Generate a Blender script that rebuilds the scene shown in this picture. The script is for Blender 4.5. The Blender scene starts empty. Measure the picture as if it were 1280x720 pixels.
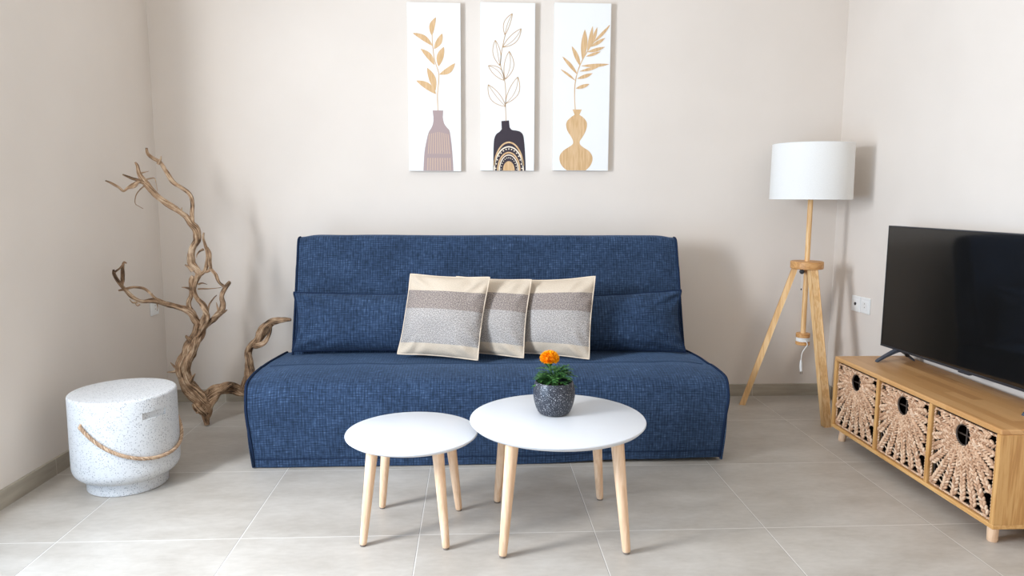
import bpy, bmesh, math, random
from mathutils import Vector, Matrix, noise
random.seed(11)
PI = math.pi
C = bpy.context.scene.collection

# ------------------------------------------------------------------ camera
FPX, PITCH, YAW, ROLL, CAMH = 897.0, 0.1273, 0.05292, 0.00395, 1.14586
_cp, _sp, _cy, _sy = math.cos(PITCH), math.sin(PITCH), math.cos(YAW), math.sin(YAW)
FWD = Vector((_sy*_cp, _cy*_cp, -_sp))
_r = Vector((_cy, -_sy, 0)); _u = _r.cross(FWD)
RIGHT = _r*math.cos(ROLL) + _u*math.sin(ROLL)
UP = _u*math.cos(ROLL) - _r*math.sin(ROLL)
CAM = Vector((0, 0, CAMH))
cd = bpy.data.cameras.new('camera'); cam = bpy.data.objects.new('camera', cd); C.objects.link(cam)
cd.sensor_width = 36.0; cd.lens = FPX/1280*36.0; cd.clip_start = .05
cam.matrix_world = Matrix(((RIGHT.x, UP.x, -FWD.x, 0), (RIGHT.y, UP.y, -FWD.y, 0), (RIGHT.z, UP.z, -FWD.z, CAMH), (0, 0, 0, 1)))
bpy.context.scene.camera = cam

def at(px, py, Y):
    """photo pixel -> point at depth Y"""
    d = RIGHT*((px-640)/FPX) + UP*((360-py)/FPX) + FWD
    return CAM + d*(Y/d.y)

# ------------------------------------------------------------------ helpers
class MB:
    """collects geometry in world coordinates"""
    def __init__(s): s.v = []; s.f = []; s.uv = None; s.boxy = False
    def add(s, vs, fs):
        o = len(s.v); s.v += [Vector(p) for p in vs]; s.f += [[i+o for i in f] for f in fs]; return s
    def box(s, a, b, bev=0.0, seg=2):
        a, b = Vector(a), Vector(b)
        bm = bmesh.new(); bmesh.ops.create_cube(bm, size=1)
        for v in bm.verts:
            v.co = Vector(((a.x+b.x)/2 + v.co.x*(b.x-a.x), (a.y+b.y)/2 + v.co.y*(b.y-a.y), (a.z+b.z)/2 + v.co.z*(b.z-a.z)))
        if bev: bmesh.ops.bevel(bm, geom=bm.edges[:], offset=bev, segments=seg, profile=.5, affect='EDGES')
        s.frombm(bm); s.boxy = True; return s
    def frombm(s, bm, mat=None):
        bm.verts.ensure_lookup_table(); bm.verts.index_update()
        vs = [(mat @ v.co if mat else v.co.copy()) for v in bm.verts]
        s.add(vs, [[v.index for v in f.verts] for f in bm.faces]); bm.free()
    def lathe(s, prof, c, n=48, axis='z'):
        c = Vector(c); vs = []; fs = []; m = len(prof)
        for i in range(n):
            a = 2*PI*i/n
            for r, z in prof: vs.append(c + Vector((r*math.cos(a), r*math.sin(a), z)))
        for i in range(n):
            j = (i+1) % n
            for k in range(m-1): fs.append([i*m+k, j*m+k, j*m+k+1, i*m+k+1])
        if prof[0][0] > 1e-6: fs.append([i*m for i in range(n)][::-1])
        if prof[-1][0] > 1e-6: fs.append([i*m+m-1 for i in range(n)])
        return s.add(vs, fs)
    def tube(s, pts, rad, n=10, cap=True, fn=None, up=None, closed=False):
        pts = [Vector(p) for p in pts]; L = len(pts)
        if not hasattr(rad, '__len__'): rad = [rad]*L
        vs = []; fs = []; N = None; dist = 0
        for i, p in enumerate(pts):
            if closed: t = pts[(i+1) % L]-pts[i-1]
            else: t = pts[min(i+1, L-1)]-pts[max(i-1, 0)]
            t.normalize()
            if N is None:
                N = t.orthogonal() if up is None else (Vector(up)-t*t.dot(Vector(up)))
            N = N - t*N.dot(t); N.normalize(); B = t.cross(N)
            if i: dist += (pts[i]-pts[i-1]).length
            for k in range(n):
                a = 2*PI*k/n; rr = rad[i]*(fn(a, dist, p) if fn else 1)
                vs.append(p + (N*math.cos(a)+B*math.sin(a))*rr)
        for i in range(L if closed else L-1):
            i2 = (i+1) % L
            for k in range(n):
                k2 = (k+1) % n; fs.append([i*n+k, i*n+k2, i2*n+k2, i2*n+k])
        if cap and not closed: fs.append(list(range(n))[::-1]); fs.append([(L-1)*n+k for k in range(n)])
        return s.add(vs, fs)
    def prism(s, poly, origin, ex, ey, depth):
        """2-D polygon extruded; depth is a vector"""
        o, ex, ey, d = Vector(origin), Vector(ex), Vector(ey), Vector(depth); n = len(poly)
        vs = [o+ex*x+ey*y for x, y in poly] + [o+ex*x+ey*y+d for x, y in poly]
        fs = [list(range(n))[::-1], [n+i for i in range(n)]] + [[i, (i+1) % n, n+(i+1) % n, n+i] for i in range(n)]
        return s.add(vs, fs)
    def build(s, name, mat, parent=None, smooth=True, angle=40, origin=None):
        if s.boxy: smooth = False
        me = bpy.data.meshes.new(name); base = Vector(origin) if origin is not None else (parent_world(parent) if parent else Vector())
        me.from_pydata([tuple(v-base) for v in s.v], [], s.f); me.update()
        bm = bmesh.new(); bm.from_mesh(me); bmesh.ops.recalc_face_normals(bm, faces=bm.faces[:])
        bm.to_mesh(me); bm.free()
        if s.uv:
            ul = me.uv_layers.new(name='UVMap')
            for lp in me.loops: ul.data[lp.index].uv = s.uv[lp.vertex_index]
        me.materials.append(mat)
        o = bpy.data.objects.new(name, me); C.objects.link(o)
        if smooth:
            me.polygons.foreach_set('use_smooth', [True]*len(me.polygons))
            try: me.set_sharp_from_angle(angle=math.radians(angle))
            except Exception: pass
        if parent:
            o.parent = parent; o.location = base - parent_world(parent)
        else: o.location = base
        return o

def parent_world(o):
    p = Vector(o.location)
    while o.parent: o = o.parent; p = p + Vector(o.location)
    return p

def thing(name, label, cat, loc, group=None):
    o = bpy.data.objects.new(name, None); C.objects.link(o); o.location = loc
    o.empty_display_size = .1; o['label'] = label; o['category'] = cat
    if group: o['group'] = group
    return o
def struct(o): o['kind'] = 'structure'; return o

def catmull(pts, per=6):
    """smooth polyline; points may be tuples of any length"""
    P = [tuple(p) for p in pts]; P = [tuple(2*a-b for a, b in zip(P[0], P[1]))]+P+[tuple(2*a-b for a, b in zip(P[-1], P[-2]))]
    out = []
    for i in range(1, len(P)-2):
        for k in range(per):
            t = k/per
            out.append(tuple(.5*((2*b)+(-a+c)*t+(2*a-5*b+4*c-d)*t*t+(-a+3*b-3*c+d)*t**3) for a, b, c, d in zip(P[i-1], P[i], P[i+1], P[i+2])))
    out.append(P[-2]); return out

# ------------------------------------------------------------------ materials
def lin(c):
    return tuple(((x/255)/12.92 if x/255 <= .04045 else ((x/255+.055)/1.055)**2.4) for x in c)+(1,)
def newmat(name):
    m = bpy.data.materials.new(name); m.use_nodes = True; nt = m.node_tree
    return m, nt, nt.nodes['Principled BSDF']
def node(nt, t, **kw):
    n = nt.nodes.new(t)
    for k, v in kw.items():
        if k in n.inputs: n.inputs[k].default_value = v
        else: setattr(n, k, v)
    return n
def lk(nt, a, b): nt.links.new(a, b)
def coords(nt, scale=(1, 1, 1), kind='Object', rot=(0, 0, 0)):
    tc = node(nt, 'ShaderNodeTexCoord'); mp = node(nt, 'ShaderNodeMapping')
    mp.inputs['Scale'].default_value = scale; mp.inputs['Rotation'].default_value = rot
    lk(nt, tc.outputs[kind], mp.inputs['Vector']); return mp.outputs['Vector']
def noise_(nt, vec, scale, detail=3, rough=.5):
    n = node(nt, 'ShaderNodeTexNoise'); n.inputs['Scale'].default_value = scale
    n.inputs['Detail'].default_value = detail; n.inputs['Roughness'].default_value = rough
    lk(nt, vec, n.inputs['Vector']); return n.outputs['Fac']
def ramp(nt, fac, stops, interp='LINEAR'):
    r = node(nt, 'ShaderNodeValToRGB'); cr = r.color_ramp; cr.interpolation = interp
    while len(cr.elements) < len(stops): cr.elements.new(.5)
    for e, (p, c) in zip(cr.elements, stops): e.position = p; e.color = lin(c)
    lk(nt, fac, r.inputs['Fac']); return r.outputs['Color']
def mathn(nt, op, a, b=None, clamp=False):
    n = node(nt, 'ShaderNodeMath'); n.operation = op; n.use_clamp = clamp
    for i, x in enumerate((a, b)):
        if x is None: continue
        if isinstance(x, (int, float)): n.inputs[i].default_value = x
        else: lk(nt, x, n.inputs[i])
    return n.outputs[0]
def mixc(nt, fac, a, b, mode='MIX'):
    n = node(nt, 'ShaderNodeMix'); n.data_type = 'RGBA'; n.blend_type = mode
    for i, x in ((0, fac), (6, a), (7, b)):
        if isinstance(x, (int, float)): n.inputs[i].default_value = x
        elif isinstance(x, tuple): n.inputs[i].default_value = x
        else: lk(nt, x, n.inputs[i])
    return n.outputs[2]
def bump(nt, b, h, strength=.3, dist=.002):
    n = node(nt, 'ShaderNodeBump'); n.inputs['Strength'].default_value = strength; n.inputs['Distance'].default_value = dist
    lk(nt, h, n.inputs['Height']); lk(nt, n.outputs['Normal'], b.inputs['Normal'])
def spec(b, rough, s=.5): b.inputs['Roughness'].default_value = rough; b.inputs['Specular IOR Level'].default_value = s

def plain(name, col, rough=.5, s=.5, metal=0):
    m, nt, b = newmat(name); b.inputs['Base Color'].default_value = lin(col); spec(b, rough, s); b.inputs['Metallic'].default_value = metal
    n = noise_(nt, coords(nt), 180, 2); bump(nt, b, n, .06, .0006); return m

def m_wall(name='wall paint', col=(227, 217, 207)):
    m, nt, b = newmat(name); v = coords(nt)
    n = noise_(nt, v, 2.2, 4); c2 = tuple(x-4 for x in col)
    lk(nt, ramp(nt, n, [(.35, c2), (.65, col)]), b.inputs['Base Color']); spec(b, .85, .25)
    bump(nt, b, noise_(nt, v, 110, 4), .12, .0015); return m

def m_wood(name, cols, axis='x', scale=1.0, rough=.45, s=.4, rings=7):
    m, nt, b = newmat(name)
    sc = {'x': (.9, 14, 14), 'y': (14, .9, 14), 'z': (14, 14, .9)}[axis]; sc = tuple(k*scale for k in sc)
    v = coords(nt, sc); v2 = coords(nt, tuple(k*6 for k in sc))
    n = noise_(nt, v, 1.0, 5, .6); g = noise_(nt, v2, 1.6, 3, .7)
    w = mathn(nt, 'SINE', mathn(nt, 'MULTIPLY', n, rings*6.28)); w = mathn(nt, 'MULTIPLY_ADD', w, .5); nt.nodes[-1].inputs[2].default_value = .5
    f = mathn(nt, 'ADD', mathn(nt, 'MULTIPLY', w, .35), mathn(nt, 'ADD', mathn(nt, 'MULTIPLY', n, .35), mathn(nt, 'MULTIPLY', g, .3)))
    lk(nt, ramp(nt, f, [(.2, cols[0]), (.5, cols[1]), (.8, cols[2])]), b.inputs['Base Color']); spec(b, rough, s)
    bump(nt, b, g, .1, .001); return m

def m_planks(name, cols, stave=.042, length=.36):
    """finger-jointed solid wood: staves running along y"""
    m, nt, b = newmat(name)
    tc = node(nt, 'ShaderNodeTexCoord'); sp = node(nt, 'ShaderNodeSeparateXYZ'); lk(nt, tc.outputs['Object'], sp.inputs[0])
    xx = mathn(nt, 'ADD', sp.outputs[0], sp.outputs[2])
    row = mathn(nt, 'FLOOR', mathn(nt, 'DIVIDE', xx, stave))
    wn = node(nt, 'ShaderNodeTexWhiteNoise'); wn.noise_dimensions = '1D'; lk(nt, row, wn.inputs['W'])
    seg = mathn(nt, 'FLOOR', mathn(nt, 'ADD', mathn(nt, 'DIVIDE', sp.outputs[1], length), mathn(nt, 'MULTIPLY', wn.outputs['Value'], 5)))
    wn2 = node(nt, 'ShaderNodeTexWhiteNoise'); wn2.noise_dimensions = '2D'
    cb = node(nt, 'ShaderNodeCombineXYZ'); lk(nt, row, cb.inputs[0]); lk(nt, seg, cb.inputs[1]); lk(nt, cb.outputs[0], wn2.inputs['Vector'])
    n = noise_(nt, coords(nt, (26, 1.6, 26)), 1, 5, .65); g = noise_(nt, coords(nt, (160, 5, 160)), 1, 2)
    f = mathn(nt, 'ADD', mathn(nt, 'MULTIPLY', wn2.outputs['Value'], .42), mathn(nt, 'ADD', mathn(nt, 'MULTIPLY', n, .42), mathn(nt, 'MULTIPLY', g, .16)))
    lk(nt, ramp(nt, f, [(.15, cols[0]), (.5, cols[1]), (.85, cols[2])]), b.inputs['Base Color']); spec(b, .38, .45)
    bump(nt, b, n, .05, .001); return m

def m_floor():
    m, nt, b = newmat('floor tiles'); T = .6; X0, Y0 = -1.38847, 2.33053
    tc = node(nt, 'ShaderNodeTexCoord'); sp = node(nt, 'ShaderNodeSeparateXYZ'); lk(nt, tc.outputs['Object'], sp.inputs[0])
    def cell(o, off):
        u = mathn(nt, 'DIVIDE', mathn(nt, 'SUBTRACT', o, off), T); fr = mathn(nt, 'FRACT', u)
        d = mathn(nt, 'MINIMUM', fr, mathn(nt, 'SUBTRACT', 1.0, fr)); return mathn(nt, 'FLOOR', u), d
    ux, dx = cell(sp.outputs[0], X0-6); uy, dy = cell(sp.outputs[1], Y0-6)
    d = mathn(nt, 'MINIMUM', dx, dy)
    g = mathn(nt, 'LESS_THAN', d, .0027)
    cb = node(nt, 'ShaderNodeCombineXYZ'); lk(nt, ux, cb.inputs[0]); lk(nt, uy, cb.inputs[1])
    wn = node(nt, 'ShaderNodeTexWhiteNoise'); wn.noise_dimensions = '2D'; lk(nt, cb.outputs[0], wn.inputs['Vector'])
    va = node(nt, 'ShaderNodeVectorMath'); va.operation = 'ADD'; lk(nt, tc.outputs['Object'], va.inputs[0])
    vs = node(nt, 'ShaderNodeVectorMath'); vs.operation = 'SCALE'; lk(nt, wn.outputs['Color'], vs.inputs[0]); vs.inputs['Scale'].default_value = 9
    lk(nt, vs.outputs[0], va.inputs[1])
    mp = node(nt, 'ShaderNodeMapping'); mp.inputs['Scale'].default_value = (3.2, 6.5, 1); lk(nt, va.outputs[0], mp.inputs[0])
    mp2 = node(nt, 'ShaderNodeMapping'); mp2.inputs['Scale'].default_value = (26, 60, 1); lk(nt, va.outputs[0], mp2.inputs[0])
    n1 = noise_(nt, mp.outputs[0], 1.0, 5, .6); n2 = noise_(nt, mp2.outputs[0], 1.0, 3, .6)
    f = mathn(nt, 'ADD', mathn(nt, 'MULTIPLY', n1, .72), mathn(nt, 'MULTIPLY', n2, .28))
    col = ramp(nt, f, [(.3, (168, 159, 148)), (.5, (183, 175, 165)), (.72, (198, 191, 182))])
    fx = mathn(nt, 'FRACT', mathn(nt, 'DIVIDE', mathn(nt, 'SUBTRACT', sp.outputs[0], X0-6), T)); col = mixc(nt, mathn(nt, 'GREATER_THAN', fx, 1-.0052), col, lin((128, 121, 114)))
    lk(nt, mixc(nt, g, col, lin((220, 215, 208))), b.inputs['Base Color'])
    r = mathn(nt, 'ADD', mathn(nt, 'MULTIPLY', n1, .2), .3); lk(nt, r, b.inputs['Roughness']); b.inputs['Specular IOR Level'].default_value = .5
    h = mathn(nt, 'SUBTRACT', mathn(nt, 'MULTIPLY', n2, .12), mathn(nt, 'LESS_THAN', d, .0026)); bump(nt, b, h, .25, .001)
    return m

def m_base():
    m, nt, b = newmat('tile skirting'); tc = node(nt, 'ShaderNodeTexCoord'); sp = node(nt, 'ShaderNodeSeparateXYZ'); lk(nt, tc.outputs['Object'], sp.inputs[0])
    def joint(o, off):
        fr = mathn(nt, 'FRACT', mathn(nt, 'DIVIDE', mathn(nt, 'SUBTRACT', o, off), .6)); return mathn(nt, 'MINIMUM', fr, mathn(nt, 'SUBTRACT', 1.0, fr))
    d = mathn(nt, 'MINIMUM', joint(sp.outputs[0], -7.39), joint(sp.outputs[1], -3.07))
    n = noise_(nt, coords(nt, (4, 4, 30)), 1.5, 4)
    col = ramp(nt, n, [(.3, (160, 150, 135)), (.7, (178, 169, 153))])
    lk(nt, mixc(nt, mathn(nt, 'LESS_THAN', d, .0028), col, lin((196, 188, 175))), b.inputs['Base Color']); spec(b, .45, .4); return m

def m_denim():
    m, nt, b = newmat('blue chenille'); uvr = coords(nt, (1, 1, 1), 'UV')
    def st(sx, sy, d=2, r=.6): return noise_(nt, coords(nt, (sx, sy, 1), 'UV'), 1.0, d, r)
    a = st(26, 210); c = st(240, 22); big = st(5, 7, 4); mid = st(60, 60, 3)
    tc = node(nt, 'ShaderNodeTexCoord'); sp = node(nt, 'ShaderNodeSeparateXYZ'); lk(nt, tc.outputs['UV'], sp.inputs[0])
    gv = mathn(nt, 'SINE', mathn(nt, 'ADD', mathn(nt, 'MULTIPLY', sp.outputs[0], 6.2832/.0125), mathn(nt, 'MULTIPLY', st(70, 8), 7)))
    gh = mathn(nt, 'SINE', mathn(nt, 'ADD', mathn(nt, 'MULTIPLY', sp.outputs[1], 6.2832/.0105), mathn(nt, 'MULTIPLY', st(8, 60), 7)))
    f = mathn(nt, 'ADD', mathn(nt, 'MULTIPLY', a, .30), mathn(nt, 'MULTIPLY', c, .30))
    f = mathn(nt, 'ADD', f, mathn(nt, 'ADD', mathn(nt, 'MULTIPLY', big, .16), mathn(nt, 'MULTIPLY', mid, .16)))
    f = mathn(nt, 'ADD', f, mathn(nt, 'MULTIPLY', mathn(nt, 'ADD', mathn(nt, 'MULTIPLY', gv, .65), mathn(nt, 'MULTIPLY', gh, .5)), .05))
    lk(nt, ramp(nt, f, [(.28, (20, 28, 41)), (.42, (38, 53, 75)), (.53, (54, 73, 101)), (.69, (108, 130, 160))]), b.inputs['Base Color'])
    spec(b, .9, .15); b.inputs['Sheen Weight'].default_value = .25; b.inputs['Sheen Roughness'].default_value = .45
    b.inputs['Sheen Tint'].default_value = lin((130, 160, 200))
    bump(nt, b, mathn(nt, 'ADD', a, mathn(nt, 'MULTIPLY', c, .8)), .5, .003); return m

def m_cushion():
    m, nt, b = newmat('banded cushion weave'); tc = node(nt, 'ShaderNodeTexCoord'); sp = node(nt, 'ShaderNodeSeparateXYZ'); lk(nt, tc.outputs['UV'], sp.inputs[0])
    v = sp.outputs[1]
    def st(sx, sy, d=2, r=.7): return noise_(nt, coords(nt, (sx, sy, 1), 'UV'), 1.0, d, r)
    n = st(80, 104); n2 = st(150, 56)
    mx = mathn(nt, 'ADD', mathn(nt, 'MULTIPLY', n, .6), mathn(nt, 'MULTIPLY', n2, .4))
    beige = ramp(nt, mx, [(.35, (190, 173, 153)), (.65, (210, 194, 174))])
    taupe = ramp(nt, mx, [(.38, (98, 88, 84)), (.5, (138, 126, 120)), (.62, (186, 172, 160))])
    grey = ramp(nt, mx, [(.38, (118, 113, 112)), (.5, (162, 155, 150)), (.62, (206, 197, 188))])
    c = mixc(nt, mathn(nt, 'GREATER_THAN', v, .145), beige, grey)
    c = mixc(nt, mathn(nt, 'GREATER_THAN', v, .56), c, taupe)
    c = mixc(nt, mathn(nt, 'GREATER_THAN', v, .79), c, beige)
    lk(nt, c, b.inputs['Base Color']); spec(b, .92, .15); bump(nt, b, mx, .45, .002); return m

def m_terrazzo(name, base, spots, sc=150, dens=.2, rough=.5):
    m, nt, b = newmat(name); v = coords(nt)
    nb = noise_(nt, v, 9, 4); col = ramp(nt, nb, [(.3, tuple(x-7 for x in base)), (.7, base)])
    for k, (c, s, thr) in enumerate(spots):
        vo = node(nt, 'ShaderNodeTexVoronoi'); vo.inputs['Scale'].default_value = s; vo.inputs['Randomness'].default_value = 1
        o = node(nt, 'ShaderNodeVectorMath'); o.operation = 'ADD'; o.inputs[1].default_value = (k*3.7, k*1.9, k*5.3); lk(nt, v, o.inputs[0])
        lk(nt, o.outputs[0], vo.inputs['Vector'])
        sp = node(nt, 'ShaderNodeSeparateColor'); lk(nt, vo.outputs['Color'], sp.inputs[0])
        lim = mathn(nt, 'MULTIPLY', mathn(nt, 'SUBTRACT', sp.outputs[0], thr[0]), thr[1])
        mask = mathn(nt, 'LESS_THAN', vo.outputs['Distance'], lim)
        col = mixc(nt, mask, col, lin(c))
    lk(nt, col, b.inputs['Base Color']); spec(b, rough, .45); bump(nt, b, noise_(nt, v, 300, 2), .08, .0006); return m

def m_drift():
    m, nt, b = newmat('driftwood'); v = coords(nt)
    n = noise_(nt, v, 24, 5, .65); big = noise_(nt, v, 6, 3)
    w = noise_(nt, coords(nt, (170, 9, 1), 'UV'), 1.0, 5, .7); w2 = noise_(nt, coords(nt, (420, 24, 1), 'UV'), 1.0, 2, .6)
    f = mathn(nt, 'ADD', mathn(nt, 'MULTIPLY', n, .22), mathn(nt, 'ADD', mathn(nt, 'MULTIPLY', w, .46), mathn(nt, 'MULTIPLY', big, .2)))
    f = mathn(nt, 'ADD', f, mathn(nt, 'MULTIPLY', w2, .12))
    lk(nt, ramp(nt, f, [(.405, (44, 33, 27)), (.455, (112, 87, 66)), (.51, (166, 132, 101)), (.61, (226, 200, 170))]), b.inputs['Base Color'])
    spec(b, .8, .2); bump(nt, b, mathn(nt, 'ADD', w, mathn(nt, 'MULTIPLY', w2, .3)), .9, .010); return m

def m_island(name, stops, rough=.75, bumpy=True):
    m, nt, b = newmat(name); g = node(nt, 'ShaderNodeNewGeometry'); n = noise_(nt, coords(nt), 140, 3)
    f = mathn(nt, 'ADD', mathn(nt, 'MULTIPLY', g.outputs['Random Per Island'], .65), mathn(nt, 'MULTIPLY', n, .35))
    lk(nt, ramp(nt, f, stops), b.inputs['Base Color']); spec(b, rough, .25)
    if bumpy: bump(nt, b, n, .3, .001)
    return m

M = {}
M['wall'] = m_wall(); M['ceil'] = m_wall('ceiling paint', (240, 238, 234)); M['floor'] = m_floor(); M['base'] = m_base()
M['denim'] = m_denim(); M['denim_pipe'] = plain('blue piping', (30, 43, 66), .9, .1)
M['cushion'] = m_cushion(); M['cushion_seam'] = plain('beige seam cord', (222, 204, 182), .9, .1)
M['white_lacquer'] = plain('white lacquer', (216, 217, 220), .35, .5)
M['beech'] = m_wood('beech legs', [(216, 176, 140), (232, 195, 160), (240, 208, 176)], 'z', 1.6)
M['glide'] = plain('grey plastic glide', (120, 108, 98), .5)
M['lampwood'] = m_wood('lamp wood', [(210, 160, 104), (232, 188, 132), (242, 206, 156)], 'z', 1.4)
M['lampdisc'] = m_wood('lamp disc wood', [(186, 130, 76), (206, 152, 94), (222, 174, 118)], 'x', 1.4)
M['oak_top'] = m_planks('oak stave board', [(172, 120, 70), (198, 147, 92), (216, 170, 116)])
M['oak_side'] = m_wood('oak side', [(178, 126, 70), (202, 152, 92), (218, 172, 112)], 'z', 1.2)
M['oak_edge'] = m_wood('oak edge', [(194, 142, 82), (212, 162, 100), (226, 182, 122)], 'y', 1.2)
M['art_board'] = plain('white painted board', (236, 236, 234), .6, .3)
M['art_wood'] = m_wood('natural wood veneer', [(198, 158, 112), (212, 176, 132), (222, 190, 150)], 'z', 2.4, .6, .2)
M['art_gold'] = plain('tan line', (196, 160, 116), .6, .2)
M['art_mauve'] = plain('mauve paint', (172, 152, 150), .7, .2)
M['art_dark'] = plain('charcoal paint', (58, 50, 58), .6, .3)
M['art_cream'] = plain('cream paint', (240, 226, 206), .7, .2)
M['art_stripe'] = plain('pale wood line', (202, 176, 156), .7, .2)
M['terrazzo'] = m_terrazzo('pale terrazzo', (210, 210, 210), [((92, 94, 102), 240, (.36, .62)), ((132, 132, 138), 170, (.5, .6)), ((150, 138, 124), 210, (.66, .7))], rough=.45)
M['rope'] = m_island('jute rope', [(.2, (150, 122, 98)), (.5, (180, 150, 122)), (.8, (204, 176, 148))], .9)
M['drift'] = m_drift()
M['shade'] = None
M['black'] = plain('black plastic', (20, 20, 22), .4); M['tvgrey'] = plain('dark grey plastic', (46, 47, 52), .35)
M['tvfoot'] = plain('slate grey plastic', (62, 70, 82), .4)
M['white_plastic'] = plain('white plastic', (238, 238, 236), .35)
M['cord'] = plain('white cord', (236, 234, 230), .5)
M['weave'] = m_island('water hyacinth', [(.12, (166, 124, 94)), (.4, (202, 162, 130)), (.65, (218, 182, 150)), (.9, (232, 204, 176))])
M['weave_thin'] = m_island('pale twine', [(.2, (196, 168, 140)), (.8, (228, 206, 180))])
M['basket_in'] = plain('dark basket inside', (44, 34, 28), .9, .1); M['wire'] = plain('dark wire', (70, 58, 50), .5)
M['pot'] = m_terrazzo('speckled charcoal', (46, 49, 58), [((214, 214, 216), 300, (.52, .8)), ((170, 172, 178), 480, (.5, .8))], rough=.42)
M['soil'] = plain('soil', (46, 36, 28), .95, .1)
M['petal'] = m_island('marigold petal', [(.2, (240, 146, 8)), (.6, (252, 176, 16)), (.9, (255, 204, 44))], .6, False)
M['leaf'] = m_island('marigold leaf', [(.2, (36, 74, 36)), (.55, (58, 104, 50)), (.9, (92, 138, 70))], .6, False)
M['stem'] = plain('green stem', (70, 104, 52), .6)
m, nt, b = newmat('television glass'); b.inputs['Base Color'].default_value = (.007, .0065, .006, 1); spec(b, .07, .8)
bump(nt, b, noise_(nt, coords(nt), 3, 1), .02, .001); M['screen'] = m
m, nt, b = newmat('white lampshade cloth'); n = noise_(nt, coords(nt, (200, 200, 900)), 1, 2)
lk(nt, ramp(nt, n, [(.3, (238, 236, 232)), (.7, (246, 245, 242))]), b.inputs['Base Color']); spec(b, .9, .1)
tr = node(nt, 'ShaderNodeBsdfTranslucent'); tr.inputs['Color'].default_value = lin((244, 240, 232)); mx = node(nt, 'ShaderNodeMixShader'); mx.inputs[0].default_value = .12
lk(nt, b.outputs[0], mx.inputs[1]); lk(nt, tr.outputs[0], mx.inputs[2]); lk(nt, mx.outputs[0], nt.nodes['Material Output'].inputs['Surface'])
bump(nt, b, n, .1, .0008); M['shade'] = m

# ------------------------------------------------------------------ the room
YB, XR, YF, H = 3.985, 2.05, -2.6, 2.75
def XL(y): return -1.737+(y-2.6)*.0267
struct(MB().box((-2.1, YF-.2, -.1), (XR+.4, YB+.2, 0)).build('floor', M['floor'], smooth=False))
struct(MB().box((-2.1, YF-.2, H), (XR+.4, YB+.2, H+.1)).build('ceiling', M['ceil'], smooth=False))
struct(MB().box((-2.1, YB, 0), (XR+.2, YB+.15, H)).build('wall_back', M['wall'], smooth=False))
def XRW(y): return XR+(YB-y)*.022
struct(MB().add([(XRW(YF), YF, 0), (XR, YB, 0), (XR, YB, H), (XRW(YF), YF, H), (XR+.4, YF, 0), (XR+.4, YB, 0), (XR+.4, YB, H), (XR+.4, YF, H)], [[0, 1, 2, 3], [7, 6, 5, 4], [0, 4, 5, 1], [3, 2, 6, 7], [1, 5, 6, 2], [0, 3, 7, 4]]).build('wall_right', M['wall'], smooth=False))
WY0, WY1, WZ0, WZ1 = .25, 2.28, 0, 2.2          # balcony door opening in the left wall
wl = MB()
def wallseg(y0, y1, z0, z1):
    a, c = XL(y0), XL(y1)
    wl.add([(a, y0, z0), (c, y1, z0), (c, y1, z1), (a, y0, z1), (a-.18, y0, z0), (c-.18, y1, z0), (c-.18, y1, z1), (a-.18, y0, z1)],
           [[0, 1, 2, 3], [7, 6, 5, 4], [0, 4, 5, 1], [3, 2, 6, 7], [1, 5, 6, 2], [0, 3, 7, 4]])
wallseg(YF, WY0, 0, H); wallseg(WY0, WY1, WZ1, H); wallseg(WY1, YB, 0, H)
struct(wl.build('wall_left', M['wall'], smooth=False))
FX0, FX1 = -1.6, 1.9                    # wide unseen opening behind the camera, added for the fill light
wf = MB(); wf.box((-2.0, YF-.15, 0), (FX0, YF, H)); wf.box((FX1, YF-.15, 0), (XR+.4, YF, H)); wf.box((FX0, YF-.15, 2.3), (FX1, YF, H))
struct(wf.build('wall_front', M['wall'], smooth=False))
def doorframe(name, y0, y1, z1, WZ0):
    f = MB(); x0, x1 = XL(y0)-.13, XL(y0)-.07
    f.box((x0, y0, WZ0), (x1, y0+.05, z1)); f.box((x0, y1-.05, WZ0), (x1, y1, z1)); f.box((x0, y0, z1-.05), (x1, y1, z1)); f.box((x0, y0, WZ0), (x1, y1, WZ0+.05))
    struct(f.build(name, M['white_plastic'], smooth=False))
doorframe('door_1', WY0, WY1, WZ1, WZ0)
def base_strip(p0, p1, n, h=.07, t=.009):
    p0, p1, n = Vector(p0), Vector(p1), Vector(n)*t; up = Vector((0, 0, h)); b_ = Vector((0, 0, h-.002))
    return MB().add([p0, p1, p1+up, p0+up, p0+n, p1+n, p1+n+b_, p0+n+b_], [[0, 1, 2, 3], [7, 6, 5, 4], [0, 4, 5, 1], [3, 2, 6, 7], [1, 5, 6, 2], [0, 3, 7, 4]])
struct(base_strip((XL(WY1), WY1, 0), (XL(YB), YB, 0), (1, -.0267, 0)).build('baseboard_left', M['base'], smooth=False))
struct(base_strip((XL(YB), YB, 0), (XR, YB, 0), (0, -1, 0)).build('baseboard_back', M['base'], smooth=False))
struct(base_strip((XRW(YF), YF, 0), (XR, YB-.009, 0), (-1, -.022, 0)).build('baseboard_right', M['base'], smooth=False))

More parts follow.
